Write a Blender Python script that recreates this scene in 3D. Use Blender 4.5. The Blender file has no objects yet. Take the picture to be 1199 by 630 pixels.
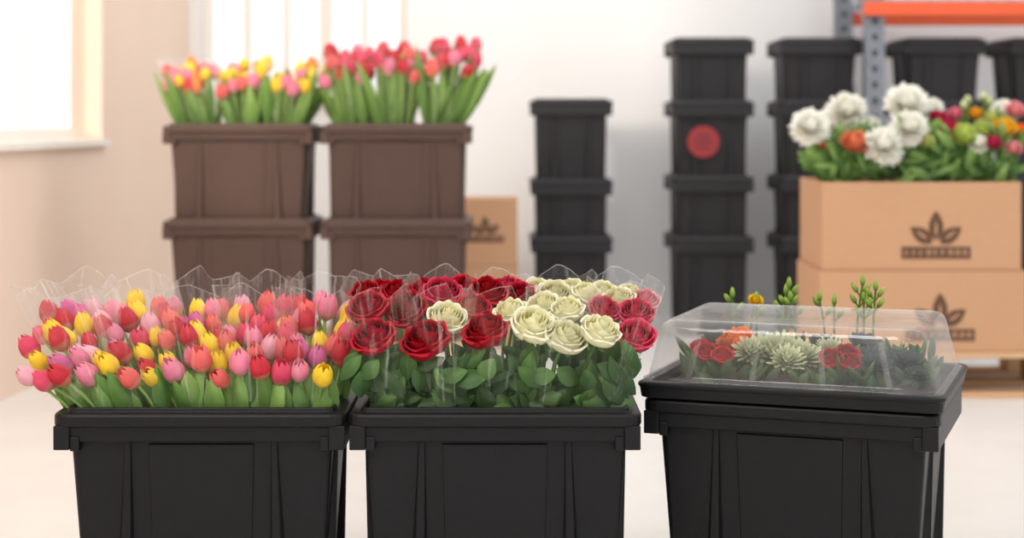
import bpy, math, random
import numpy as np
from mathutils import Vector, Matrix, Euler
random.seed(7); np.random.seed(7)
scene=bpy.context.scene
F=2000.0; H0=1.05; HY=137.0
def X(px,d): return (px-599.5)/F*d
def Z(py,d): return H0-(py-HY)/F*d
def lin(r,g,b):
    def f(c):
        c/=255.0
        return c/12.92 if c<=0.04045 else ((c+0.055)/1.055)**2.4
    return (f(r),f(g),f(b))
# ---------------------------------------------------------------- materials
def newmat(name):
    m=bpy.data.materials.new(name); m.use_nodes=True
    nt=m.node_tree; nt.nodes.clear()
    out=nt.nodes.new('ShaderNodeOutputMaterial')
    return m,nt,out
def N(nt,t,**kw):
    n=nt.nodes.new(t)
    for k,v in kw.items(): setattr(n,k,v)
    return n
def noise_mat(name,c1,c2,scale=5,rough=.5,bump=0.0,bscale=80,stretch=(1,1,1),spec=.5,metal=0,detail=4):
    m,nt,out=newmat(name)
    p=N(nt,'ShaderNodeBsdfPrincipled'); p.inputs['Roughness'].default_value=rough
    p.inputs['Specular IOR Level'].default_value=spec; p.inputs['Metallic'].default_value=metal
    tc=N(nt,'ShaderNodeTexCoord'); mp=N(nt,'ShaderNodeMapping'); mp.inputs['Scale'].default_value=stretch
    nz=N(nt,'ShaderNodeTexNoise'); nz.inputs['Scale'].default_value=scale; nz.inputs['Detail'].default_value=detail
    cr=N(nt,'ShaderNodeMix',data_type='RGBA')
    cr.inputs[6].default_value=(*c1,1); cr.inputs[7].default_value=(*c2,1)
    L=nt.links.new
    L(tc.outputs['Object'],mp.inputs['Vector']); L(mp.outputs[0],nz.inputs['Vector'])
    L(nz.outputs['Fac'],cr.inputs[0]); L(cr.outputs[2],p.inputs['Base Color'])
    if bump>0:
        n2=N(nt,'ShaderNodeTexNoise'); n2.inputs['Scale'].default_value=bscale
        b=N(nt,'ShaderNodeBump'); b.inputs['Strength'].default_value=bump; b.inputs['Distance'].default_value=.002
        L(mp.outputs[0],n2.inputs['Vector']); L(n2.outputs['Fac'],b.inputs['Height']); L(b.outputs[0],p.inputs['Normal'])
    L(p.outputs[0],out.inputs[0])
    return m
def flora_mat(name,rough=.5,trans=.25):
    m,nt,out=newmat(name); L=nt.links.new
    at=N(nt,'ShaderNodeAttribute'); at.attribute_name='Col'
    tc=N(nt,'ShaderNodeTexCoord'); nz=N(nt,'ShaderNodeTexNoise'); nz.inputs['Scale'].default_value=60
    mr=N(nt,'ShaderNodeMapRange'); mr.inputs[3].default_value=.8; mr.inputs[4].default_value=1.2
    hs=N(nt,'ShaderNodeHueSaturation')
    p=N(nt,'ShaderNodeBsdfPrincipled'); p.inputs['Roughness'].default_value=rough
    p.inputs['Specular IOR Level'].default_value=.3
    tr=N(nt,'ShaderNodeBsdfTranslucent'); mx=N(nt,'ShaderNodeMixShader'); mx.inputs[0].default_value=trans
    L(tc.outputs['Object'],nz.inputs['Vector']); L(nz.outputs['Fac'],mr.inputs[0]); L(mr.outputs[0],hs.inputs['Value'])
    L(at.outputs['Color'],hs.inputs['Color']); L(hs.outputs[0],p.inputs['Base Color']); L(hs.outputs[0],tr.inputs['Color'])
    L(p.outputs[0],mx.inputs[1]); L(tr.outputs[0],mx.inputs[2]); L(mx.outputs[0],out.inputs[0])
    return m
def film_mat(name,lo,hi,edge,scale=(60,60,4),gloss=.5,rough=.12,tint=(1,1,1),n0=.45,n1=.8,white=.95):
    m,nt,out=newmat(name); L=nt.links.new
    t=N(nt,'ShaderNodeBsdfTransparent'); t.inputs[0].default_value=(*tint,1)
    g=N(nt,'ShaderNodeBsdfGlossy'); g.inputs['Roughness'].default_value=rough; g.inputs[0].default_value=(1,1,1,1)
    d=N(nt,'ShaderNodeBsdfTranslucent'); d.inputs[0].default_value=(white,white,white,1)
    d2=N(nt,'ShaderNodeBsdfDiffuse'); d2.inputs[0].default_value=(white,white,white,1)
    ma=N(nt,'ShaderNodeMixShader'); ma.inputs[0].default_value=.5
    mb=N(nt,'ShaderNodeMixShader'); mb.inputs[0].default_value=gloss
    mc=N(nt,'ShaderNodeMixShader')
    tc=N(nt,'ShaderNodeTexCoord'); mp=N(nt,'ShaderNodeMapping'); mp.inputs['Scale'].default_value=scale
    nz=N(nt,'ShaderNodeTexNoise'); nz.inputs['Scale'].default_value=1; nz.inputs['Detail'].default_value=3; nz.inputs['Distortion'].default_value=.6
    mr=N(nt,'ShaderNodeMapRange'); mr.inputs[1].default_value=n0; mr.inputs[2].default_value=n1; mr.inputs[3].default_value=lo; mr.inputs[4].default_value=hi
    lw=N(nt,'ShaderNodeLayerWeight'); lw.inputs[0].default_value=.25
    ml=N(nt,'ShaderNodeMath',operation='MULTIPLY_ADD'); ml.inputs[1].default_value=edge; ml.use_clamp=True
    L(tc.outputs['Object'],mp.inputs[0]); L(mp.outputs[0],nz.inputs['Vector']); L(nz.outputs['Fac'],mr.inputs[0])
    L(lw.outputs['Facing'],ml.inputs[0]); L(mr.outputs[0],ml.inputs[2]); L(ml.outputs[0],mc.inputs[0])
    L(d.outputs[0],ma.inputs[1]); L(d2.outputs[0],ma.inputs[2]); L(ma.outputs[0],mb.inputs[1]); L(g.outputs[0],mb.inputs[2])
    L(t.outputs[0],mc.inputs[1]); L(mb.outputs[0],mc.inputs[2]); L(mc.outputs[0],out.inputs[0])
    b=N(nt,'ShaderNodeBump'); b.inputs['Strength'].default_value=.5; b.inputs['Distance'].default_value=.006
    L(nz.outputs['Fac'],b.inputs['Height']); L(b.outputs[0],g.inputs['Normal'])
    return m
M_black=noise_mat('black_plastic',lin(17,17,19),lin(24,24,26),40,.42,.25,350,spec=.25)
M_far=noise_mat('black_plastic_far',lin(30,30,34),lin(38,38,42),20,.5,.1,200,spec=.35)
M_warm=noise_mat('black_plastic_warm_haze',lin(72,52,45),lin(82,60,52),20,.5,.1,200)  # black plastic with warm haze and glow mixed into its base colour
M_floor=noise_mat('pale_concrete',lin(210,209,207),lin(226,225,223),3,.35,.05,120,detail=8)
M_wall=noise_mat('white_wall_paint',lin(224,225,227),lin(231,232,234),2,.8,.05,90)
M_wallw=noise_mat('wall_paint_warm_glow',lin(232,208,190),lin(238,216,200),2,.8,.05,90)  # peach tone puts the warm window glow into the wall colour
M_frame=noise_mat('window_frame_paint',lin(232,226,218),lin(238,233,226),6,.5)
M_card=noise_mat('corrugated_cardboard',lin(190,147,112),lin(202,159,124),30,.8,.15,60,(1,1,12))
M_ink=noise_mat('brown_print_ink',lin(92,64,48),lin(104,74,56),40,.8)
M_tape=noise_mat('kraft_tape',lin(172,130,96),lin(180,138,104),20,.4)
M_wood=noise_mat('pallet_wood',lin(196,156,118),lin(220,182,142),6,.75,.3,60,(1,12,12))
M_steel=noise_mat('galvanised_steel',lin(110,116,126),lin(146,152,160),25,.4,metal=.6)
M_hole=noise_mat('slot_shadow_steel',lin(40,44,50),lin(50,54,60),25,.6)
M_orange=noise_mat('orange_powder_coat',lin(216,84,42),lin(226,94,52),10,.45)
M_soil=noise_mat('potting_soil',lin(30,22,18),lin(60,45,35),60,.95,.8,120)
M_red=noise_mat('red_sticker',lin(138,36,44),lin(152,44,50),20,.5)
M_cream=noise_mat('sticker_print',lin(84,34,40),lin(92,38,44),20,.5)
M_petal=flora_mat('petals',.6,.25)
M_leaf=flora_mat('leaves',.40,.18)
M_film=film_mat('cellophane',.012,.24,.20,(75,75,5),.6,.10,n0=.54,n1=.80)  # stretched noise whitens the film in streaks, painted crease highlights
M_hem=film_mat('cellophane_edge_glint',.22,.42,.2,(30,30,6),.35,.2)  # whiter band at the cut top, a painted edge glint
M_fold=film_mat('cellophane_fold_highlight',.08,.38,.3,(50,50,14),.6,.10)  # more opaque strips painted as highlights along the folds
M_dome=film_mat('clear_moulded_plastic',.08,.17,.42,(8,8,8),.4,.08)
M_pane=film_mat('window_glass',.02,.03,.05,(2,2,2),.8,.02)
# ---------------------------------------------------------------- mesh accumulator
class Acc:
    def __init__(s): s.v=[];s.f=[];s.c=[];s.m=[];s.n=0
    def add(s,v,f,mat=None,col=(.5,.5,.5),mi=0):
        v=np.asarray(v,float)
        if mat is not None:
            A=np.array(mat); v=v@A[:3,:3].T+A[:3,3]
        c=np.asarray(col,float)
        if c.ndim==1: c=np.tile(c,(len(v),1))
        s.v.append(v); s.c.append(c)
        s.f+= [tuple(i+s.n for i in q) for q in f]
        s.m+= list(mi) if isinstance(mi,(list,tuple)) else [mi]*len(f); s.n+=len(v)
    def box(s,x0,x1,y0,y1,z0,z1,mi=0,taper=0):
        v=[(x,y,z) for z in(z0,z1) for y in(y0,y1) for x in(x0,x1)]
        f=[(0,2,3,1),(4,5,7,6),(0,1,5,4),(2,6,7,3),(0,4,6,2),(1,3,7,5)]
        s.add(v,f,mi=mi)
    def obj(s,name,mats,smooth=True,parent=None,bevel=0):
        me=bpy.data.meshes.new(name)
        V=np.vstack(s.v); me.from_pydata(V.tolist(),[],s.f)
        me.polygons.foreach_set('material_index',s.m)
        me.polygons.foreach_set('use_smooth',[smooth]*len(s.f))
        ca=me.color_attributes.new('Col','FLOAT_COLOR','POINT')
        C=np.hstack([np.vstack(s.c),np.ones((len(V),1))]).astype(np.float32)
        ca.data.foreach_set('color',C.ravel())
        for m in mats: me.materials.append(m)
        me.update()
        o=bpy.data.objects.new(name,me); scene.collection.objects.link(o)
        if parent: o.parent=parent
        if bevel:
            b=o.modifiers.new('bevel','BEVEL'); b.width=bevel; b.segments=2; b.limit_method='ANGLE'
        return o
def empty(name,loc=(0,0,0),rz=0):
    o=bpy.data.objects.new(name,None); o.location=loc; o.rotation_euler=(0,0,rz); o.empty_display_size=.05
    scene.collection.objects.link(o); return o
def rrect(w,d,r,z,seg=4):
    pts=[]; r=max(r,.001)
    for cx,cy,a0 in ((w-r,d-r,0),(-(w-r),d-r,90),(-(w-r),-(d-r),180),(w-r,-(d-r),270)):
        for i in range(seg+1):
            a=math.radians(a0+90*i/seg); pts.append((cx+r*math.cos(a),cy+r*math.sin(a),z))
    return pts
def loft(acc,W,D,prof,r=.03,mi=0,cap0=True,cap1=True,seg=4):
    v=[];f=[];n=4*(seg+1)
    for off,z in prof: v+=rrect(W/2+off,D/2+off,max(.004,r+off*.5),z,seg)
    for k in range(len(prof)-1):
        for i in range(n):
            j=(i+1)%n; f.append((k*n+i,k*n+j,(k+1)*n+j,(k+1)*n+i))
    if cap0: f.append(tuple(reversed(range(n))))
    if cap1: f.append(tuple(range((len(prof)-1)*n,len(prof)*n)))
    acc.add(v,f,mi=mi)
# ---------------------------------------------------------------- bins
BH=.476
def bin_acc(W,D):
    a=Acc()
    prof=[(-.064,0),(-.058,.004),(-.031,.398),(-.031,.418),(-.013,.420),(-.010,.448),(-.002,.450),(0,.454),(0,.470),(-.003,.475),
          (-.022,.475),(-.024,.484),(-.030,.485),(-.034,.45),(-.068,.014)]
    loft(a,W,D,prof,.03)
    w,d=W/2,D/2
    for s in(-1,1):
        x0,x1=sorted((s*(w-.034),s*(w-.003)))
        a.box(x0,x1,-d+.004,d-.004,.405,.452)
        x0,x1=sorted((s*(w-.052),s*(w-.034)))
        a.box(x0,x1,-d+.008,d-.008,.402,.43)
    def rib(cx,half,sgn,rot):
        zt,zb=.42,.01
        yt=-(half-.031); yb=-(half-.062)
        tw,bw=.006,.036
        v=[(cx-tw,yt,zt),(cx+tw,yt,zt),(cx+tw,yt-.006,zt),(cx-tw,yt-.006,zt),
           (cx-bw*(1.0 if sgn<0 else .45),yb+.004,zb),(cx+bw*(.45 if sgn<0 else 1.0),yb+.004,zb),
           (cx+bw*(.1 if sgn<0 else .55),yb-.028,zb),(cx-bw*(.55 if sgn<0 else .1),yb-.028,zb)]
        f=[(0,1,2,3),(4,7,6,5),(0,4,5,1),(3,2,6,7),(0,3,7,4),(1,5,6,2)]
        a.add(v,f,Matrix.Rotation(rot,4,'Z'))
    for sgn in(-1,1):
        rib(sgn*w*.50,d,sgn,0); rib(sgn*w*.50,d,-sgn,math.pi)
        rib(sgn*d*.45,w,sgn,math.pi/2); rib(sgn*d*.45,w,-sgn,-math.pi/2)
    for rot,half,pw in((0,d,w*.36),(math.pi,d,w*.36),(math.pi/2,w,d*.3),(-math.pi/2,w,d*.3)):
        yt=-(half-.031); yb=-(half-.062)
        v=[(-pw,yt+.004,.415),(pw,yt+.004,.415),(pw,yt-.005,.412),(-pw,yt-.005,.412),
           (-pw*.92,yb+.004,.05),(pw*.92,yb+.004,.05),(pw*.92,yb-.008,.052),(-pw*.92,yb-.008,.052)]
        f=[(0,1,2,3),(4,7,6,5),(0,4,5,1),(3,2,6,7),(0,3,7,4),(1,5,6,2)]
        a.add(v,f,Matrix.Rotation(rot,4,'Z'))
    return a
def make_bin(mesh_cache,key,W,D,mat,loc,rz=0,name='plastic_storage_bin'):
    if key not in mesh_cache:
        o=bin_acc(W,D).obj(name,[mat],smooth=False)
        mesh_cache[key]=o.data
    else:
        o=bpy.data.objects.new(name,mesh_cache[key]); scene.collection.objects.link(o)
    b=o.modifiers.new('bevel','BEVEL'); b.width=.0022; b.segments=2; b.limit_method='ANGLE'; b.angle_limit=math.radians(35)
    o.location=loc; o.rotation_euler=(0,0,rz); return o
cache={}
BX=[-.606,-.033]; BD=3.5
make_bin(cache,'front',.570,.40,M_black,(BX[0],BD,0))
make_bin(cache,'front',.570,.40,M_black,(BX[1],BD,0))
th=math.radians(-20); W3,D3=.605,.49
fr=Vector((X(1104,3.27),3.27,0)); c3=fr+Matrix.Rotation(th,3,'Z')@Vector((-W3/2,D3/2,0))
make_bin(cache,'b3',W3-.012,D3-.012,M_black,(c3.x,c3.y,0),th)
for cx in(-1.063,-.452):
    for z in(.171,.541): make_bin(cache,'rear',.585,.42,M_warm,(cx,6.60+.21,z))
for cx,tops in((.283,(.476,.75,1.13)),(.955,(.476,.765,1.125,1.42)),(1.47,(.476,.765,1.125,1.42)),(2.06,(.476,.765,1.125,1.42)),(2.56,(.476,.765,1.125,1.42))):
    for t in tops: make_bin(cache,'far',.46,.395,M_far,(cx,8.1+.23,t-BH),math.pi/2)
sy=8.1-.004+.02
a=Acc()
def disc(a,cx,y,cz,r,mi,n=40):
    a.add([(cx+r*math.cos(2*math.pi*i/n),y,cz+r*math.sin(2*math.pi*i/n)) for i in range(n)],[tuple(range(n))],mi=mi)
sx,sz=X(824,8.1),Z(166,8.1)
disc(a,sx,sy,sz,.076,0)
for k in(-1,0,1):
    a.add([(sx-.045+abs(k)*.012,sy-.001,sz+k*.028-.006),(sx+.045-abs(k)*.012,sy-.001,sz+k*.028-.006),(sx+.045-abs(k)*.012,sy-.001,sz+k*.028+.006),(sx-.045+abs(k)*.012,sy-.001,sz+k*.028+.006)],[(0,1,2,3)],mi=1)
a.obj('round_sticker',[M_red,M_cream],smooth=False)
# ---------------------------------------------------------------- flower templates
def grid(nu,nv,fn):
    v=[];t=[];f=[]
    for j in range(nv):
        for i in range(nu):
            u=-1+2*i/(nu-1); w=j/(nv-1); v.append(fn(u,w)); t.append(w)
    for j in range(nv-1):
        for i in range(nu-1):
            a=j*nu+i; f.append((a,a+1,a+nu+1,a+nu))
    return v,f,t
def merge(parts):
    V=[];Fc=[];T=[];n=0
    for v,f,t in parts:
        V+=v;Fc+=[tuple(i+n for i in q) for q in f];T+=t;n+=len(v)
    return np.array(V),Fc,np.array(T)
def interp(x,pts): return float(np.interp(x,[p[0] for p in pts],[p[1] for p in pts]))
def tulip_tpl(opn=0.0):
    parts=[]
    for k in range(6):
        a0=math.radians(60*k+random.uniform(-6,6)); sc=1.0 if k%2==0 else .88; Hh=.056*(1.0 if k%2 else .94)*random.uniform(.95,1.05)
        def fn(u,v,a0=a0,sc=sc,Hh=Hh):
            r=.0205*sc*interp(v,[(0,.22),(.12,.68),(.32,1),(.55,1.0+opn*.3),(.8,.78+opn),(1,.38+1.8*opn)])
            w=math.radians(62)*interp(v,[(0,.7),(.3,1),(.6,.9),(.82,.58),(1,.04)])
            a=a0+u*w; r*=(1-.10*u*u)
            return (r*math.cos(a),r*math.sin(a),Hh*v)
        parts.append(grid(7,9,fn))
    return merge(parts)
def rose_tpl():
    parts=[]
    ph0=random.uniform(0,6)
    def sp_(u,v):
        q=(u+1)/2; a=ph0+q*2*math.pi*2.6; r0=.0015+.0125*q
        r=r0*(.75+.35*math.sin(math.pi*min(1,v))-.12*v)+.0012*max(0,v-.85)/.15
        return (r*math.cos(a),r*math.sin(a),.010+(.049-.004*q+.0012*math.sin(3*a))*v)
    g=grid(44,5,sp_); parts.append((g[0],g[1],[.15+.45*x for x in g[2]]))
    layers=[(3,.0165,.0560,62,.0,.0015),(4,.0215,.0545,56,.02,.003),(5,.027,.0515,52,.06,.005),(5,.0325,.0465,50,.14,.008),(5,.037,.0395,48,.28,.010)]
    off=random.uniform(0,6)
    for li,(n,R,h,wd,opn,roll) in enumerate(layers):
        off+=.65
        for i in range(n):
            a0=off+2*math.pi*i/n+random.uniform(-.12,.12); w0=math.radians(wd); hh=h*random.uniform(.95,1.04); RR=R*random.uniform(.96,1.05); tw=random.uniform(.0,.10)
            def fn(u,v,a0=a0,w0=w0,R=RR,h=hh,opn=opn,roll=roll,tw=tw):
                prof=interp(v,[(0,.18),(.15,.62),(.35,.95),(.55,1.04),(.75,.98),(1,.88)])+opn*.35*v*v
                k=max(0,v-.72)/.28
                r=R*prof*(1+tw*u-.05*u*u)+roll*k*k*.8
                z=h*v*(1-.10*u*u*v*v)-roll*.75*k**3
                z+=.0035*max(0,1-abs(u)*1.8)*k
                w=w0*interp(v,[(0,.5),(.3,1),(.8,1),(1,.62)])
                a=a0+u*w
                return (r*math.cos(a),r*math.sin(a),z)
            g=grid(9,9,fn); base=.30+.12*li
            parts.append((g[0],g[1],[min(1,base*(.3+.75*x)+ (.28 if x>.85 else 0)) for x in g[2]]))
    return merge(parts)
def mum_tpl(R=.06,n=110,pw=.16,curl=.25,low=-.35,jit=.1):
    parts=[]
    for i in range(n):
        zc=1-(1-low)*(i+.5)/n; a=i*2.39996; s=math.sqrt(max(0,1-zc*zc))
        d=Vector((s*math.cos(a),s*math.sin(a),zc)); up=Vector((0,0,1))
        side=d.cross(up); side=side.normalized() if side.length>.01 else Vector((1,0,0)); nn=side.cross(d)
        L=R*random.uniform(1-jit*1.6,1+jit)
        def fn(u,v,d=d,side=side,nn=nn,L=L):
            w=L*pw*math.sin(math.pi*(.15+.75*v))
            p=d*(L*(.25+.75*v))+side*(u*w)+nn*(curl*L*(v*v-.3*v)+abs(u)*w*.35)
            return tuple(p)
        parts.append(grid(3,4,fn))
    return merge(parts)
def rosette_tpl(R=.05,n=34):
    parts=[]
    for i in range(n):
        t=i/(n-1); a0=i*2.39996; el=math.radians(82-66*t); L=R*(.35+.65*t)
        def fn(u,v,a0=a0,el=el,L=L):
            w=L*.30*interp(v,[(0,.5),(.6,1),(.85,.75),(1,.05)])
            r=L*v*math.cos(el*(1-.1*v)); z=L*v*math.sin(el)+.10*L*v*v+ (u*u)*w*.35
            return (r*math.cos(a0)-u*w*math.sin(a0), r*math.sin(a0)+u*w*math.cos(a0), z)
        parts.append(grid(3,5,fn))
    return merge(parts)
def leaf_tpl(kind,bend):
    def fn(u,v):
        if kind=='lance': w=interp(v,[(0,.45),(.25,.9),(.5,1),(.75,.72),(.92,.3),(1,.02)])
        else: w=interp(v,[(0,.05),(.15,.55),(.4,1),(.65,.88),(.88,.4),(1,.02)])
        return (u*.5*w, bend*v*v+.16*abs(u)*w*.5+.02*math.sin(6*v+2*u), v)
    g=grid(5,9,fn); return merge([g])
TUL=[tulip_tpl(0),tulip_tpl(.05),tulip_tpl(.12),tulip_tpl(0)]
ROSE=[rose_tpl() for _ in range(4)]
MUM=mum_tpl(.06,300,.13,.22,-.5,.14); SPIK=mum_tpl(.05,70,.12,.1,.0); CARN=mum_tpl(.04,90,.34,.5,-.1); ROS=rosette_tpl()
LAN=[leaf_tpl('lance',b) for b in(.05,.18,.35)]; OVA=[leaf_tpl('oval',b) for b in(.1,.3)]
def orient(p,n,s=1,spin=None):
    q=Vector(n).normalized().to_track_quat('Z','Y').to_matrix().to_4x4()
    return Matrix.Translation(Vector(p))@q@Matrix.Rotation(random.uniform(0,6.28) if spin is None else spin,4,'Z')@Matrix.Scale(s,4)
def grad(t,c0,c1,j=.08):
    k=1+random.uniform(-j,j); t=np.clip(np.asarray(t),0,1)[:,None]
    return np.clip((np.array(c0)*(1-t)+np.array(c1)*t)*k,0,1)
def tube(acc,pts,r,col,mi=1,n=6):
    v=[];f=[]
    for k,p in enumerate(pts):
        p=Vector(p); q=Vector(pts[min(k+1,len(pts)-1)])-Vector(pts[max(k-1,0)])
        R=q.normalized().to_track_quat('Z','Y')
        for i in range(n):
            a=2*math.pi*i/n; v.append(tuple(p+R@Vector((r*math.cos(a),r*math.sin(a),0))))
    for k in range(len(pts)-1):
        for i in range(n):
            j=(i+1)%n; f.append((k*n+i,k*n+j,(k+1)*n+j,(k+1)*n+i))
    acc.add(v,f,col=col,mi=mi)
def bez(p0,p1,p2,n=6):
    p0,p1,p2=map(Vector,(p0,p1,p2)); return [tuple((1-t)**2*p0+2*t*(1-t)*p1+t*t*p2) for t in [i/(n-1) for i in range(n)]]
def leaf(acc,base,dirv,L,W,tpl,c0,c1,face=None):
    z=Vector(dirv).normalized(); fy=Vector(face if face is not None else (random.uniform(-.5,.5),-1,0))
    y=-(fy-z*fy.dot(z)).normalized(); x=y.cross(z)
    R=Matrix((x,y,z)).transposed().to_4x4()
    S=Matrix.Diagonal((W,L,L,1))
    v,f,t=tpl
    acc.add(v,f,Matrix.Translation(Vector(base))@R@S,grad(t,c0,c1,.15),mi=1)
# cellophane sleeve: flattened cone, creased facets, folded corners standing up along the cut top
def sleeve(cb,ct,hwb,hwt,yb,yt,hdb,hdt,z0,z1,name,parent,seed,droop=0.0,peak=.026):
    rng=random.Random(seed); a=Acc(); K=40; v=[];f=[];mi=[]
    peaks=sorted([(math.radians(b_+rng.uniform(-12,12)),rng.uniform(.4,1.0)*peak) for b_ in(35,95,150,215,270,325)])
    xs=[];ys=[]
    for i,(q,h) in enumerate(peaks):
        xs.append(q); ys.append(h)
        q2=peaks[(i+1)%len(peaks)][0]+(2*math.pi if i==len(peaks)-1 else 0)
        fr_=rng.choice((.2,.8,.5))
        xs.append(q+(q2-q)*fr_); ys.append(-rng.uniform(.0,.45)*peak)
    XS=[x-2*math.pi for x in xs]+xs+[x+2*math.pi for x in xs]; YS=ys*3
    cre=[rng.uniform(-1,1) for _ in range(K)]; cre2=[rng.uniform(-1,1) for _ in range(K)]
    folds=set(rng.sample(range(K),10))
    ss=[0,.15,.3,.45,.6,.72,.84,.93,.993,1.0]; nz_=len(ss); sub=4; nt_=K*sub
    for s in ss:
        for i in range(nt_):
            q=2*math.pi*i/nt_; c,sn=math.cos(q),math.sin(q)
            ex=.78
            x=math.copysign(abs(c)**ex,c); y=math.copysign(abs(sn)**ex,sn)
            k=i//sub; fr_=(i%sub)/sub; cr=cre[k]*(1-fr_)+cre[(k+1)%K]*fr_; cr2=cre2[k]*(1-fr_)+cre2[(k+1)%K]*fr_
            ru=1+s*(.045*cr*s+.04*cr2*(1-s)*2)
            cx=cb+(ct-cb)*s; hw=hwb+(hwt-hwb)*s**.95; hd=hdb+(hdt-hdb)*s**.8; cy=yb+(yt-yb)*s
            z=z0+(z1-z0)*s+s**3*float(np.interp(q,XS,YS))-droop*abs(x)*s*s
            v.append((cx+x*hw*ru,cy+y*hd*ru,z))
    for k in range(nz_-1):
        for i in range(nt_):
            j=(i+1)%nt_; f.append((k*nt_+i,k*nt_+j,(k+1)*nt_+j,(k+1)*nt_+i))
            mi.append(1 if k==nz_-2 else (2 if (i//sub in folds and i%sub==0) else 0))
    a.add(v,f,mi=mi); o=a.obj(name,[M_film,M_hem,M_fold],parent=parent,smooth=False); return o
# ---------------------------------------------------------------- tulips
PINK=lin(228,132,158);LPINK=lin(240,176,190);RED=lin(200,40,56);CORAL=lin(230,104,98);YEL=lin(248,208,48);MAG=lin(208,98,150);ORG=lin(244,146,60);ROSEP=lin(218,72,104)
G1=lin(104,146,66);G2=lin(158,192,106);GD=lin(66,104,50);GL=lin(176,200,120)
def tulip_head(acc,p,n,col,s=1):
    v,f,t=random.choice(TUL)
    base=tuple(.6*c+.4*b for c,b in zip(col,lin(225,215,150)))
    tip=tuple(min(1,c*1.12+.02) for c in col)
    cols=grad(t,base,tip,.1); mid=np.array(col)
    cols[(np.asarray(t)>.3)]=grad(np.asarray(t)[np.asarray(t)>.3],mid,tip,.1)
    acc.add(v,f,orient(p,n,s),cols,mi=0)
def tulip_bunch(name,cxb,cxt,hwb,hwt,ycb,hdb,hdt,zfloor,zrim,zf,zb,ncol,nrow,pal,hs=1.0,film=True,seed=0,droop=.0,leafn=22,jz=.017,tall=.055,lw=1.0,ll=1.0,peak=.026,lmax=None):
    e=empty(name,(cxb,ycb,zfloor)); a=Acc(); o=Vector((cxb,ycb,zfloor)); last=None
    for r in range(nrow):
        for c in range(ncol):
            u=(c+.5+(.25 if r%2 else -.25))/ncol*2-1; w=(r+.5)/nrow*2-1
            u+=random.uniform(-.14,.14); w+=random.uniform(-.1,.1)
            fl=.72+.28*(w+1)/2
            hx=cxb+(cxt-cxb+u*(hwt*.98-hwb*.5))*fl+u*hwb*.5; hy=ycb+.01+w*hdt*.86; hz=zf+(zb-zf)*(w+1)/2+random.uniform(-jz,jz)-droop*abs(u)
            bx=cxb+u*hwb*.8; by=ycb+w*hdb*.8
            hp=Vector((hx,hy,hz)); rp=Vector((bx+(hx-bx)*.25,by+(hy-by)*.1,zrim))
            n=(hp-rp).normalized()+Vector((random.uniform(-.25,.25),random.uniform(-.2,.1),.1))
            tube(a,[tuple(Vector((bx*.9+cxb*.1,by,zfloor+.02))-o)]+[tuple(Vector(p)-o) for p in bez((bx,by,zrim-.06),rp,hp,6)],.0034*hs,G2)
            col=pal(u,w,hx)
            if col==last: col=pal(u,w,hx)
            last=col
            tulip_head(a,hp-o,n,col,hs*random.uniform(.86,1.12))
    for i in range(leafn):
        u=random.uniform(-1,1); w=-1+abs(random.gauss(0,.6)) if i%3 else random.uniform(-1,1)
        w=min(1,w)
        b=Vector((cxb+u*hwb*.9,ycb+w*hdb*.93,zrim-.03))
        d=Vector(((cxt-cxb)*1.0+u*(hwt-hwb)*1.1+random.uniform(-.05,.05),w*.04+random.uniform(-.03,.02),.2))
        L=random.uniform(.11,.21)*(zf-zrim+.04)/.11*ll
        if lmax and w<-.3: L=min(L,lmax*random.uniform(.75,1.08))
        k=random.random()
        leaf(a,b-o,d,L,random.uniform(.03,.052)*hs*lw,random.choice(LAN),tuple(np.array(GD)*(1-k)+np.array(G1)*k),tuple(np.array(G1)*(1-k)+np.array(G2)*k),(random.uniform(-.6,.6),-1,0))
    fo=a.obj('tulips',[M_petal,M_leaf],parent=e)
    if film:
        sleeve(cxb-o.x,cxt-o.x,hwb,hwt*1.15,0,.012,hdb,hdt,zrim-.02-o.z,zb+tall-o.z,'cellophane_sleeve',e,seed,droop,peak)
    return e
def pal1(u,w,x):
    return random.choice([CORAL,RED,ROSEP,PINK,PINK,LPINK,YEL,YEL,YEL,MAG,RED,PINK,CORAL])
cb=[-.205,-.105,-.005,.095,.2]; ct=[-.315,-.180,-.045,.085,.205]
for k in range(5):
    tulip_bunch('wrapped_tulip_bouquet',BX[0]+cb[k],BX[0]+ct[k],.052,.074,BD,.155,.195,0.016,.476,.530,.630,3,7,pal1,seed=k+3,droop=.012,leafn=36,hs=.98,jz=.015,tall=.078,ll=1.0,lmax=.112)
def palL(u,w,x):
    return random.choice([YEL,YEL,CORAL,PINK,PINK,RED,ORG]) 
def palL2(u,w,x): return random.choice([YEL,YEL,YEL,PINK,ORG])
def palR(u,w,x): return random.choice([RED,ROSEP,ROSEP,CORAL,RED,PINK])
for k,(cx,p) in enumerate(((-.17,palL),(0,palL),(.17,palL2))):
    tulip_bunch('rear_tulip_bouquet',-1.063+cx,-1.063+cx*1.3-.01,.065,.095,6.81,.15,.19,.56,1.02,1.13,1.215,4,4,p,hs=1.25,seed=20+k,film=True,leafn=26,jz=.03,tall=.06,lw=.75,ll=.9,peak=.02)
for k,cx in enumerate((-.17,0,.17)):
    tulip_bunch('rear_tulip_bouquet',-.452+cx,-.452+cx*1.25+.01,.065,.095,6.81,.15,.19,.56,1.02,1.18+.014*k,1.275+.014*k,4,4,palR,hs=1.35,seed=30+k,film=True,leafn=28,jz=.035,tall=.03,lw=.75,ll=.8,peak=.02)
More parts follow.
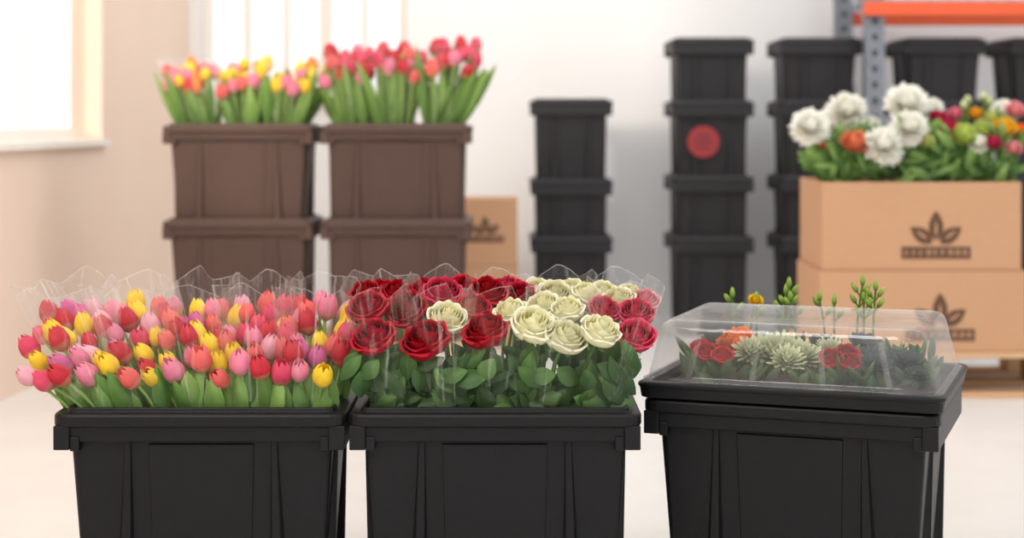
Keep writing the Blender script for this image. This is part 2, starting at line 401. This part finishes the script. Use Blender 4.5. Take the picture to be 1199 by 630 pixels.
# ---------------------------------------------------------------- roses
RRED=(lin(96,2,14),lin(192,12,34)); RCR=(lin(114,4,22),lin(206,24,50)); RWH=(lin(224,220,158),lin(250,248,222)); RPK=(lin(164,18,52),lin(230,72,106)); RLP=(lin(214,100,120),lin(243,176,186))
roses=[(437,394,27,RCR,3.37),(497,397,29,RRED,3.36),(568,387,28,RRED,3.36),(625,379,27,RWH,3.36),(663,394,25,RWH,3.35),(703,387,25,RWH,3.36),(744,392,24,RPK,3.40),
(430,359,24,RCR,3.46),(476,361,26,RRED,3.46),(524,371,24,RWH,3.42),(597,364,20,RWH,3.46),(664,362,21,RWH,3.46),(708,362,20,RPK,3.50),(745,366,22,RPK,3.50),(556,358,20,RCR,3.48),(636,356,20,RWH,3.5),
(428,343,20,RRED,3.60),(466,344,22,RRED,3.60),(519,342,24,RPK,3.58),(572,342,24,RRED,3.58),(610,346,20,RCR,3.6),(650,344,21,RWH,3.6),(688,345,20,RWH,3.6),(724,350,20,RWH,3.6),(755,352,18,RLP,3.62),
(496,340,20,RCR,3.66),(545,338,20,RCR,3.68),(592,338,20,RPK,3.68),(632,340,18,RWH,3.68),(670,340,18,RWH,3.68),(706,342,18,RWH,3.68),(448,340,18,RCR,3.68),(738,345,17,RWH,3.68)]
cb=[-.2,-.1,0,.1,.2]; ct=[-.235,-.115,.01,.14,.265]
ems=[];accs=[]
for k in range(5):
    ems.append(empty('wrapped_rose_bouquet',(BX[1]+cb[k],BD,.016))); accs.append(Acc())
RG=lin(56,90,44);RG2=lin(104,142,72);RGD=lin(34,58,32)
for px,py,r,(c0,c1),d in roses:
    x=X(px,d); z=Z(py,d)
    k=int(np.argmin([abs(x-(BX[1]+q)) for q in ct])); a=accs[k]; o=ems[k].location.copy()
    R=r/F*d; s=R/.0415
    n=Vector((random.uniform(-.4,.4)+ (ct[k])*.6,-.58+random.uniform(-.35,.2),1.0))
    nn=n.normalized(); hb=Vector((x,d,z))-nn*.030*s
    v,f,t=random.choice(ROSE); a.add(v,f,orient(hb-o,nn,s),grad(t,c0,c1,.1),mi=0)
    bx=BX[1]+cb[k]+(x-BX[1]-ct[k])*.7; by=BD+(d-BD)*.75
    tube(a,[tuple(Vector((bx,by,.03))-o)]+[tuple(Vector(q)-o) for q in bez((bx,by,.42),(bx,by+.005,.53),hb-nn*.002,6)],.0038,RG2)
    for q in range(5):
        aa=q*1.257; dd=nn*.2+Vector((math.cos(aa),math.sin(aa)*.5,math.sin(aa)*.5)); leaf(a,hb-o,dd,.03*s,.012,OVA[0],RG,RG2)
for k in range(5):
    a=accs[k]; o=ems[k].location.copy()
    for i in range(54):
        w=random.uniform(-1,1)**1; w=-1+abs(random.gauss(0,.6)) if i%4 else w
        w=min(w,1); h=random.random()**1.2
        x=BX[1]+cb[k]+(ct[k]-cb[k])*h+random.uniform(-.055,.055)*(1+.5*h); y=BD+w*(.14+.03*h); z=.45+h*.105
        x=min(x,BX[1]+.28)
        q=random.random()
        ang=random.uniform(-1.6,1.6)
        if x>BX[1]+.23: ang=random.uniform(-1.5,.1)
        if x<BX[1]-.22: ang=random.uniform(-.1,1.5)
        leaf(a,Vector((x,y,z))-o,(math.sin(ang),-.25,math.cos(ang)*.9+.1),random.uniform(.045,.074),random.uniform(.028,.044),random.choice(OVA),tuple(np.array(RGD)*(1-q)+np.array(RG)*q),tuple(np.array(RG)*(1-q)+np.array(RG2)*q),(random.uniform(-.7,.7),-1,random.uniform(-.1,.9)))
    a.obj('roses',[M_petal,M_leaf],parent=ems[k])
    sleeve(0,ct[k]-cb[k],.052,.078,0,.012,.155,.205,.456-.016,.710-.016,'cellophane_sleeve',ems[k],50+k,.01)
# ---------------------------------------------------------------- tray + dome on third bin
tray=Acc()
loft(tray,W3,D3,[(-.012,.478),(-.001,.480),(.002,.500),(.005,.503),(.005,.509),(0,.512),(-.020,.512),(-.024,.500)],.025,cap0=False,cap1=False)
loft(tray,W3,D3,[(-.045,.488),(-.024,.489),(-.0235,.501)],.025,mi=1,cap0=True,cap1=False)
to=tray.obj('black_plant_tray',[M_black,M_soil],smooth=False,bevel=.0015)
to.location=(c3.x,c3.y,0); to.rotation_euler=(0,0,th)
DY=-.018; DD=D3-.036
dm=Acc()
loft(dm,W3+.002,DD,[(-.003,.513),(-.003,.517),(-.012,.5175),(-.014,.525),(-.034,.612),(-.039,.625),(-.048,.632),(-.058,.6345),(-.062,.6325)],.036,cap0=False,cap1=True,seg=8)
for sx_ in(-.2,-.07,.07,.2):
    v=[(sx_-.006,-DD/2+.0135,.525),(sx_,-DD/2+.0085,.525),(sx_+.006,-DD/2+.0135,.525),(sx_-.006+(-sx_*.1),-DD/2+.0325,.610),(sx_-sx_*.1,-DD/2+.0275,.610),(sx_+.006-sx_*.1,-DD/2+.0325,.610)]
    dm.add(v,[(0,1,4,3),(1,2,5,4)])
do=dm.obj('clear_propagation_dome',[M_dome],smooth=True)
do.location=(c3.x,c3.y,0); do.rotation_euler=(0,0,th)
dloc=Matrix.Rotation(th,3,'Z')@Vector((0,DY,0)); do.location+=dloc
def W3p(x,y,z): 
    v=Matrix.Rotation(th,3,'Z')@Vector((x,y,0)); return Vector((c3.x+v.x,c3.y+v.y,z))
pl=Acc(); P0=Vector((c3.x,c3.y,.49))
def put(tpl,x,y,z,s,c0,c1,n=(0,-.5,1),mi=0):
    v,f,t=tpl; pl.add(v,f,orient(W3p(x,y,z)-P0,n,s),grad(t,c0,c1,.15),mi=mi)
PG0=lin(110,130,88);PG1=lin(226,230,196)
DG0=lin(20,30,30);DG1=lin(58,72,70)
for x,y,s in((-.06,-.10,1.0),(-.02,-.13,.8),(-.10,-.12,.8),(-.04,-.05,1.1),(.0,-.06,.9),(-.09,-.04,.9),(.05,-.02,.8)):
    put(SPIK,x,y,.54+random.uniform(0,.02),s,PG0,PG1)
for x,y,s in((.16,-.14,.9),(.22,-.11,.9),(.20,-.05,1.1),(.24,-.15,.7),(.14,-.03,.9),(-.2,.02,1),(-.13,.05,.9),(.02,.08,1),(.1,.1,1)):
    put(ROS,x,y,.53+random.uniform(0,.02),s,DG0,DG1,mi=1)
for x,y,c,s in((-.19,-.12,(lin(140,10,24),lin(212,36,48)),.62),(-.15,-.15,(lin(140,10,24),lin(208,30,42)),.55),(.07,-.13,(lin(120,6,18),lin(198,22,38)),.62),(.11,-.15,(lin(120,6,18),lin(185,20,36)),.55),(.09,-.07,(lin(120,6,18),lin(198,22,38)),.65),(-.22,-.05,(lin(140,10,24),lin(212,40,52)),.55)):
    put(random.choice(ROSE),x,y,.548,s,c[0],c[1],(0,-.6,.9))
for x,y,s in((-.15,-.08,.7),(-.12,-.10,.55),(-.14,-.02,.8)):
    put(CARN,x,y,.57,s,lin(210,80,30),lin(246,150,70))
for i in range(260):
    x=random.uniform(-.25,.25);y=random.uniform(-.18,.17); q=random.random(); an=random.uniform(-1.2,1.2)
    leaf(pl,W3p(x,y,.5+random.uniform(0,.02))-P0,(math.sin(an),random.uniform(-.5,.3),1),random.uniform(.03,.07),random.uniform(.012,.024),random.choice(OVA),tuple(np.array(RGD)),tuple(np.array(RG)*(1-q)+np.array(lin(110,140,90))*q),(random.uniform(-.7,.7),-1,.4))
pl.obj('succulent_arrangement',[M_petal,M_leaf]).location=P0
sp=Acc()
def bud(p,n,L,wd,c0,c1):
    vv,ff,tt=TUL[0]; S=Matrix.Diagonal((wd/.041,wd/.041,L/.052,1))
    M=orient(p,n,1); sp.add(vv,ff,M@S,grad(tt,c0,c1,.1),mi=1)
GB0=lin(90,130,40);GB1=lin(170,200,90)
def sprig(px,ztop,nb,lean=0,flower=False):
    best=min(((abs(600+W3p(q/200,D3/2-.030,0).x/W3p(q/200,D3/2-.030,0).y*F-px),q/200) for q in range(-54,55)))[1]
    b=W3p(best,D3/2-.030,.492); t=b+Vector((lean,.0,ztop-.492))
    pts=bez(b,b+Vector((-lean*.3,0,(ztop-.505)*.6)),t,8)
    tube(sp,[tuple(Vector(p)-P0) for p in pts],.0026,GB0)
    for i in range(nb):
        f=.74+.26*i/max(1,nb-1); p=Vector(pts[min(7,int(f*7))]); s=(-1)**i
        n=Vector((s*.6,-.2,.9)) if i<nb-1 else Vector((lean*4,0,1))
        q=p+n.normalized()*.012 if i<nb-1 else p
        tube(sp,[tuple(p-P0),tuple(q-P0)],.0018,GB0); bud(q-P0,n,.026,.012,GB0,GB1)
    if flower:
        v,f,tt=CARN; sp.add(v,f,orient(t-P0,(0,-.6,.6),.42),grad(tt,lin(220,170,10),lin(255,225,40),.1),mi=0)
sprig(862,.638,3,-.005); sprig(878,.632,0,.012,True); sprig(887,.63,2,.0); sprig(914,.65,4,.012); sprig(922,.665,4,.004); sprig(934,.635,3,-.012)
sprig(966,.638,3,-.012); sprig(978,.63,2,.0); sprig(1004,.675,5,.012); sprig(1022,.665,5,.006); sprig(1012,.64,4,.0)
sp.obj('budding_sprigs',[M_petal,M_leaf]).location=P0
# ---------------------------------------------------------------- cartons
def leafshape(a,cx,y,cz,L,W,ang,mi):
    n=14; pts=[]
    for i in range(n+1):
        t=i/n; pts.append((W*math.sin(math.pi*t**.85)**.8 if 0<t<1 else 0,L*t))
    for i in range(n-1,0,-1):
        t=i/n; pts.append((-W*math.sin(math.pi*t**.85)**.8,L*t))
    ca,sa=math.cos(ang),math.sin(ang)
    a.add([(cx+p[0]*ca+p[1]*sa,y,cz-p[0]*sa+p[1]*ca) for p in pts],[tuple(range(len(pts)))],mi=mi)
def carton(name,x0,x1,y0,y1,z0,z1,logo=None,open_top=False):
    e=empty(name,((x0+x1)/2,(y0+y1)/2,z0)); ox,oy,oz=e.location
    a=Acc(); w=(x1-x0)/2; d=(y1-y0)/2; h=z1-z0; t=.006
    if open_top:
        a.box(-w,w,-d,-d+t,0,h);a.box(-w,w,d-t,d,0,h);a.box(-w,-w+t,-d+t,d-t,0,h);a.box(w-t,w,-d+t,d-t,0,h);a.box(-w+t,w-t,-d+t,d-t,0,t)
    else:
        a.box(-w,w,-d,d,0,h-.004); a.box(-w,w,-d,-.002,h-.004,h); a.box(-w,w,.002,d,h-.004,h)
        a.box(-w-.0006,w+.0006,-.03,.03,h,h+.0006,mi=1)
    a.obj('carton_body',[M_card,M_tape],smooth=False,parent=e,bevel=.002)
    p=Acc(); yy=-d-.0012
    if logo:
        lx,lz,s=logo; lx-=ox; lz-=oz
        leafshape(p,lx,yy,lz+.012*s,.110*s,.028*s,0,0)
        leafshape(p,lx,yy-.0006,lz+.026*s,.058*s,.004*s,0,1)
        for sg in(-1,1):
            leafshape(p,lx+sg*.014*s,yy-.0002*sg,lz+.002*s,.100*s,.027*s,sg*.95,0)
            leafshape(p,lx+sg*.034*s,yy-.0006,lz+.018*s,.052*s,.004*s,sg*.95,1)
        bz=lz-.012*s
        p.add([(lx-.130*s,yy,bz-.046*s),(lx+.130*s,yy,bz-.046*s),(lx+.130*s,yy,bz),(lx-.130*s,yy,bz)],[(0,1,2,3)],mi=0)
        rg=random.Random(5)
        for i in range(9):
            gx=lx+(-.108+.027*i)*s; g0=bz-.034*s; hh=.022*s; ww=.015*s; st=.0038*s
            def bar(xa,xb,za,zb): p.add([(gx+xa,yy-.0006,g0+za),(gx+xb,yy-.0006,g0+za),(gx+xb,yy-.0006,g0+zb),(gx+xa,yy-.0006,g0+zb)],[(0,1,2,3)],mi=1)
            bar(-ww/2,-ww/2+st,0,hh)
            if rg.random()<.6: bar(ww/2-st,ww/2,0,hh)
            if rg.random()<.7: bar(-ww/2+st,ww/2-st,hh-st,hh)
            bar(-ww/2+st,ww/2-st,hh/2-st/2,hh/2+st/2)
        p.obj('printed_logo',[M_ink,M_card],smooth=False,parent=e)
    return e
dC=6.4
carton('flower_carton',X(963,dC),X(1196,dC),dC,dC+.5,.476,.806,(X(1096,dC),Z(285,dC),1.0),True)
carton('flower_carton',X(960,dC),X(1200,dC),dC-.01,dC+.51,.172,.474,(X(1100,dC),Z(381,dC),1.0))
dS=7.75
carton('flower_carton',X(515,dS),X(606,dS),dS,dS+.3,.375,Z(233,dS),(X(568,dS),Z(274,dS),.66))
carton('flower_carton',X(513,dS),X(607,dS),dS,dS+.3,0,.373)
def pallet(name,x0,x1,y0,y1,h=.17):
    a=Acc(); n=6; sw=(y1-y0)/n
    for i in range(n): a.box(x0,x1,y0+i*sw+.006,y0+(i+1)*sw-.012,h-.022,h)
    for fx in(0,.5,1):
        cx=x0+.05+(x1-x0-.1)*fx
        a.box(cx-.05,cx+.05,y0,y1,h-.044,h-.022)
        for fy in(0,.5,1):
            cy=y0+.06+(y1-y0-.12)*fy; a.box(cx-.05,cx+.05,cy-.06,cy+.06,.02,h-.044)
    for fy in(0,.5,1):
        cy=y0+.05+(y1-y0-.1)*fy; a.box(x0,x1,cy-.05,cy+.05,0,.02)
    a.obj(name,[M_wood],smooth=False,bevel=.002)
pallet('wooden_pallet',X(948,dC),X(948,dC)+1.0,dC-.03,dC+.67)
pallet('wooden_pallet',-1.38,-.14,6.55,7.25)
# flowers in carton
fa=Acc(); FO=Vector((X(1080,dC),dC+.25,.49))
WH0=lin(236,236,214);WH1=lin(255,254,250)
def cf(px,py,r,tpl,c0,c1,d=6.5,n=(0,-.7,.8),base=.06):
    p=Vector((X(px,d),d,Z(py,d))); s=r/F*d/base
    v,f,t=tpl; fa.add(v,f,orient(p-FO,n,s),grad(t,c0,c1,.03),mi=0)
    b=Vector((max(X(980,6.6),min(X(1185,6.6),p.x)),6.65,.50)); tube(fa,[tuple(Vector(q)-FO) for q in bez(b,(b.x,6.62,.7),p,5)],.005,G1)
for px,py,r,d in((948,151,23,6.45),(991,133,24,6.6),(974,140,15,6.7),(1034,173,24,6.43),(1061,124,25,6.6),(1064,152,22,6.45),(1174,134,17,6.65),(1090,130,15,6.75),(1018,150,14,6.7),(1145,170,12,6.45)):
    cf(px,py,r,MUM,WH0,WH1,d)
cf(1000,171,20,CARN,lin(220,110,70),lin(244,160,120),6.45,base=.045)
for px,py,r,c0,c1,d in((1110,155,16,lin(150,20,60),lin(214,50,100),6.5),(1098,140,12,lin(150,20,60),lin(214,50,100),6.6),(1128,162,18,lin(150,180,50),lin(215,228,130),6.46),
  (1150,156,16,lin(150,180,50),lin(215,228,130),6.5),(1175,153,17,lin(230,150,10),lin(250,205,60),6.48),(1194,158,14,lin(220,90,40),lin(250,130,60),6.5),(1188,132,14,lin(220,120,130),lin(246,180,185),6.6),
  (1160,140,12,lin(180,200,90),lin(235,235,170),6.6),(1118,136,11,lin(220,100,130),lin(245,160,180),6.62),(1162,170,12,lin(150,20,60),lin(214,60,110),6.44),(1186,176,12,lin(220,120,130),lin(246,180,185),6.44),
  (1085,168,11,lin(200,190,90),lin(240,235,160),6.44),(966,172,9,lin(220,110,70),lin(244,160,120),6.5),(1142,136,11,lin(230,150,10),lin(250,205,60),6.62)):
    cf(px,py,r,CARN,c0,c1,d,base=.045)
for px,py in((1133,124),(1152,120),(1158,126),(1129,130)):
    p=Vector((X(px,6.6),6.6,Z(py,6.6))); v,f,t=TUL[0]; fa.add(v,f,orient(p-FO,(0,0,1),.8),grad(t,GB0,lin(235,236,190),.1),mi=0)
    tube(fa,[tuple(Vector((p.x,6.62,.5))-FO),tuple(p-FO)],.004,G1)
for i in range(460):
    px=random.uniform(968,1190); d=random.uniform(6.43,6.8); q=random.random(); h=random.uniform(0,.2)
    b=Vector((X(px,6.45),d,.80+h-.02)); an=random.uniform(-1.7,1.7)
    if px<985: an=random.uniform(-1.8,.2)
    leaf(fa,b-FO,(math.sin(an),random.uniform(-.6,.1),math.cos(an)*.8+.3),random.uniform(.06,.12),random.uniform(.02,.04),random.choice(OVA),tuple(np.array(RG)*(1-q)+np.array(GD)*q),tuple(np.array(G1)*(1-q)+np.array(G2)*q),(random.uniform(-.7,.7),-1,.6))
for i in range(60):
    px=random.uniform(975,1185); b=Vector((X(px,6.45),random.uniform(6.5,6.8),.49))
    tube(fa,[tuple(b-FO),tuple(b+Vector((0,0,.33))-FO)],.004,G1)
fa.obj('mixed_chrysanthemum_bunch',[M_petal,M_leaf]).location=FO
# ---------------------------------------------------------------- pallet rack
e=empty('pallet_rack',(1.70,8.0,0)); 
up=Acc()
for x0 in(0,2.5):
    for y0 in(0,.74):
        up.box(x0-.045,x0+.045,y0-.0,y0+.012,0,2.6); up.box(x0-.045,x0-.038,y0+.012,y0+.06,0,2.6); up.box(x0+.038,x0+.045,y0+.012,y0+.06,0,2.6)
        for k in range(34):
            up.box(x0-.012,x0+.012,y0-.001,y0+.0,.06+k*.075,.09+k*.075,mi=1)
        up.box(x0-.06,x0+.06,y0-.02,y0+.08,0,.006)
    for k in range(4):
        z0=.15+k*.6; v=[(x0+.0,.06,z0),(x0+.03,.06,z0),(x0+.03,.06,z0+.04),(x0+.0,.06,z0+.04)]
        z1=z0+.5; v+=[(x0+.0,.74,z1),(x0+.03,.74,z1),(x0+.03,.74,z1+.04),(x0+.0,.74,z1+.04)]
        up.add(v,[(0,1,2,3),(4,7,6,5),(0,4,5,1),(1,5,6,2),(2,6,7,3),(3,7,4,0)])
up.obj('uprights',[M_steel,M_hole],smooth=False,parent=e)
bm_=Acc()
for y0 in(-.055,.805):
    bm_.box(-.06 if y0<0 else .04,2.59,y0,y0+.05,1.522,1.588)
bm_.obj('beams',[M_orange],smooth=False,parent=e,bevel=.004)
dk=Acc()
for i in range(26): dk.box(.06+i*.094,.066+i*.094,-.05,.85,1.589,1.594)
for i in range(8): dk.box(-.04,2.54,-.02+i*.11,-.014+i*.11,1.594,1.599)
dk.obj('wire_deck',[M_steel],smooth=False,parent=e)
# ---------------------------------------------------------------- room
a=Acc(); a.box(-4,5.4,-3,9.3,-.1,0); a.obj('floor',[M_floor],smooth=False)
WX0,WX1,WZ0,WZ1=X(236,9.0),X(476,9.0),1.15,2.9
a=Acc()
a.box(-2.2,WX0,9.0,9.16,0,4);a.box(WX1,5.3,9.0,9.16,0,4);a.box(WX0,WX1,9.0,9.16,0,WZ0);a.box(WX0,WX1,9.0,9.16,WZ1,4)
a.obj('wall_back',[M_wall],smooth=False)
e=empty('window_1',((WX0+WX1)/2,9.1,0)); w=(WX1-WX0)/2
a=Acc(); 
a.box(-w,w,-.03,.03,WZ0,WZ0+.05);a.box(-w,w,-.03,.03,WZ1-.05,WZ1)
for i in range(6):
    x=-w+.02+(2*w-.04)*i/5; hw=.02 if i in(0,5) else (.03 if i==3 else .014)
    a.box(x-hw,x+hw,-.03,.03,WZ0+.05,WZ1-.05)
a.box(-w+.02,w-.02,-.02,.02,2.0,2.03)
a.box(-w-.03,w+.03,-.16,-.03,WZ0-.03,WZ0)
a.obj('window_frame',[M_frame],smooth=False,parent=e)
a=Acc(); a.box(-w+.02,w-.02,-.004,.004,WZ0+.05,WZ1-.05); a.obj('window_pane',[M_pane],smooth=False,parent=e)
ang=-math.atan(.07)
LM=Matrix.Translation((-1.89,6.3,0))@Matrix.Rotation(ang,4,'Z')
y0,y1,z0,z1=-1.35,1.22,.95,2.9
a=Acc(); T=.17
a.box(-T,0,-9.4,y0,0,4);a.box(-T,0,y1,2.72,0,4);a.box(-T,0,y0,y1,0,z0);a.box(-T,0,y0,y1,z1,4)
o=a.obj('wall_left',[M_wallw],smooth=False); o.matrix_world=LM
e=empty('window_2'); e.matrix_world=LM
a=Acc()
a.box(-T,-T+.05,y0,y1,z0,z0+.05);a.box(-T,-T+.05,y0,y1,z1-.05,z1)
for yy,h in((y0+.03,.03),(y1-.03,.03),((y0+y1)/2-.1,.03),(y0+.62,.012),(y1-.66,.012)): a.box(-T,-T+.05,yy-h,yy+h,z0+.05,z1-.05)
a.box(-T+.005,-T+.045,y0+.06,y1-.06,1.9,1.93)
a.box(-T+.05,.03,y0-.03,y1+.03,z0-.025,z0+.002)
a.obj('window_frame',[M_frame],smooth=False,parent=e)
a=Acc(); a.box(-T+.02,-T+.026,y0+.05,y1-.05,z0+.05,z1-.05); a.obj('window_pane',[M_pane],smooth=False,parent=e)
a=Acc(); a.box(5.2,5.3,-3,9.0,0,4); a.obj('wall_right',[M_wall],smooth=False)
# ---------------------------------------------------------------- light
w=bpy.data.worlds.new('sky'); scene.world=w; w.use_nodes=True
bg=w.node_tree.nodes['Background']; bg.inputs[0].default_value=(1.0,.992,.98,1); bg.inputs[1].default_value=1.22
def light(name,t,loc,target,energy,col,size=1,size_y=None):
    l=bpy.data.lights.new(name,t); l.energy=energy; l.color=col
    if t=='AREA':
        l.shape='RECTANGLE'; l.size=size; l.size_y=size_y or size
    o=bpy.data.objects.new(name,l); scene.collection.objects.link(o); o.location=loc
    o.rotation_euler=(Vector(target)-Vector(loc)).to_track_quat('-Z','Y').to_euler(); return l
s=light('low_sun','SUN',(-6,1,4),(-6+.62,1+.76,4-.22),1.4,(1,.86,.72)); s.angle=math.radians(8)
light('front_key_fill','AREA',(-1.2,.8,3.4),(-.1,3.5,.5),50,(1,.975,.94),1.6,1.2)  # added key light for the front bins, no fixture modelled
light('back_wall_fill','AREA',(1.4,6.2,3.9),(1.5,8.4,.6),55,(1,.99,.97),3.5,1.5)  # added fill to brighten the back wall and stacks, no fixture modelled
light('warm_rear_fill','AREA',(-1.6,4.6,2.6),(-1.1,6.8,1.1),30,(1,.70,.45),1.0,1.0)  # added warm fill imitating window glow on the rear-left bins
# ---------------------------------------------------------------- camera
cd=bpy.data.cameras.new('camera'); cam=bpy.data.objects.new('camera',cd); scene.collection.objects.link(cam)
cam.location=(0,0,H0); cam.rotation_euler=(math.pi/2,0,0)
cd.sensor_width=36; cd.lens=F/1199*36; cd.shift_y=-(315-HY)/1199
cd.dof.use_dof=True; cd.dof.focus_distance=3.42; cd.dof.aperture_fstop=2.4
scene.camera=cam
scene.view_settings.view_transform='Standard'
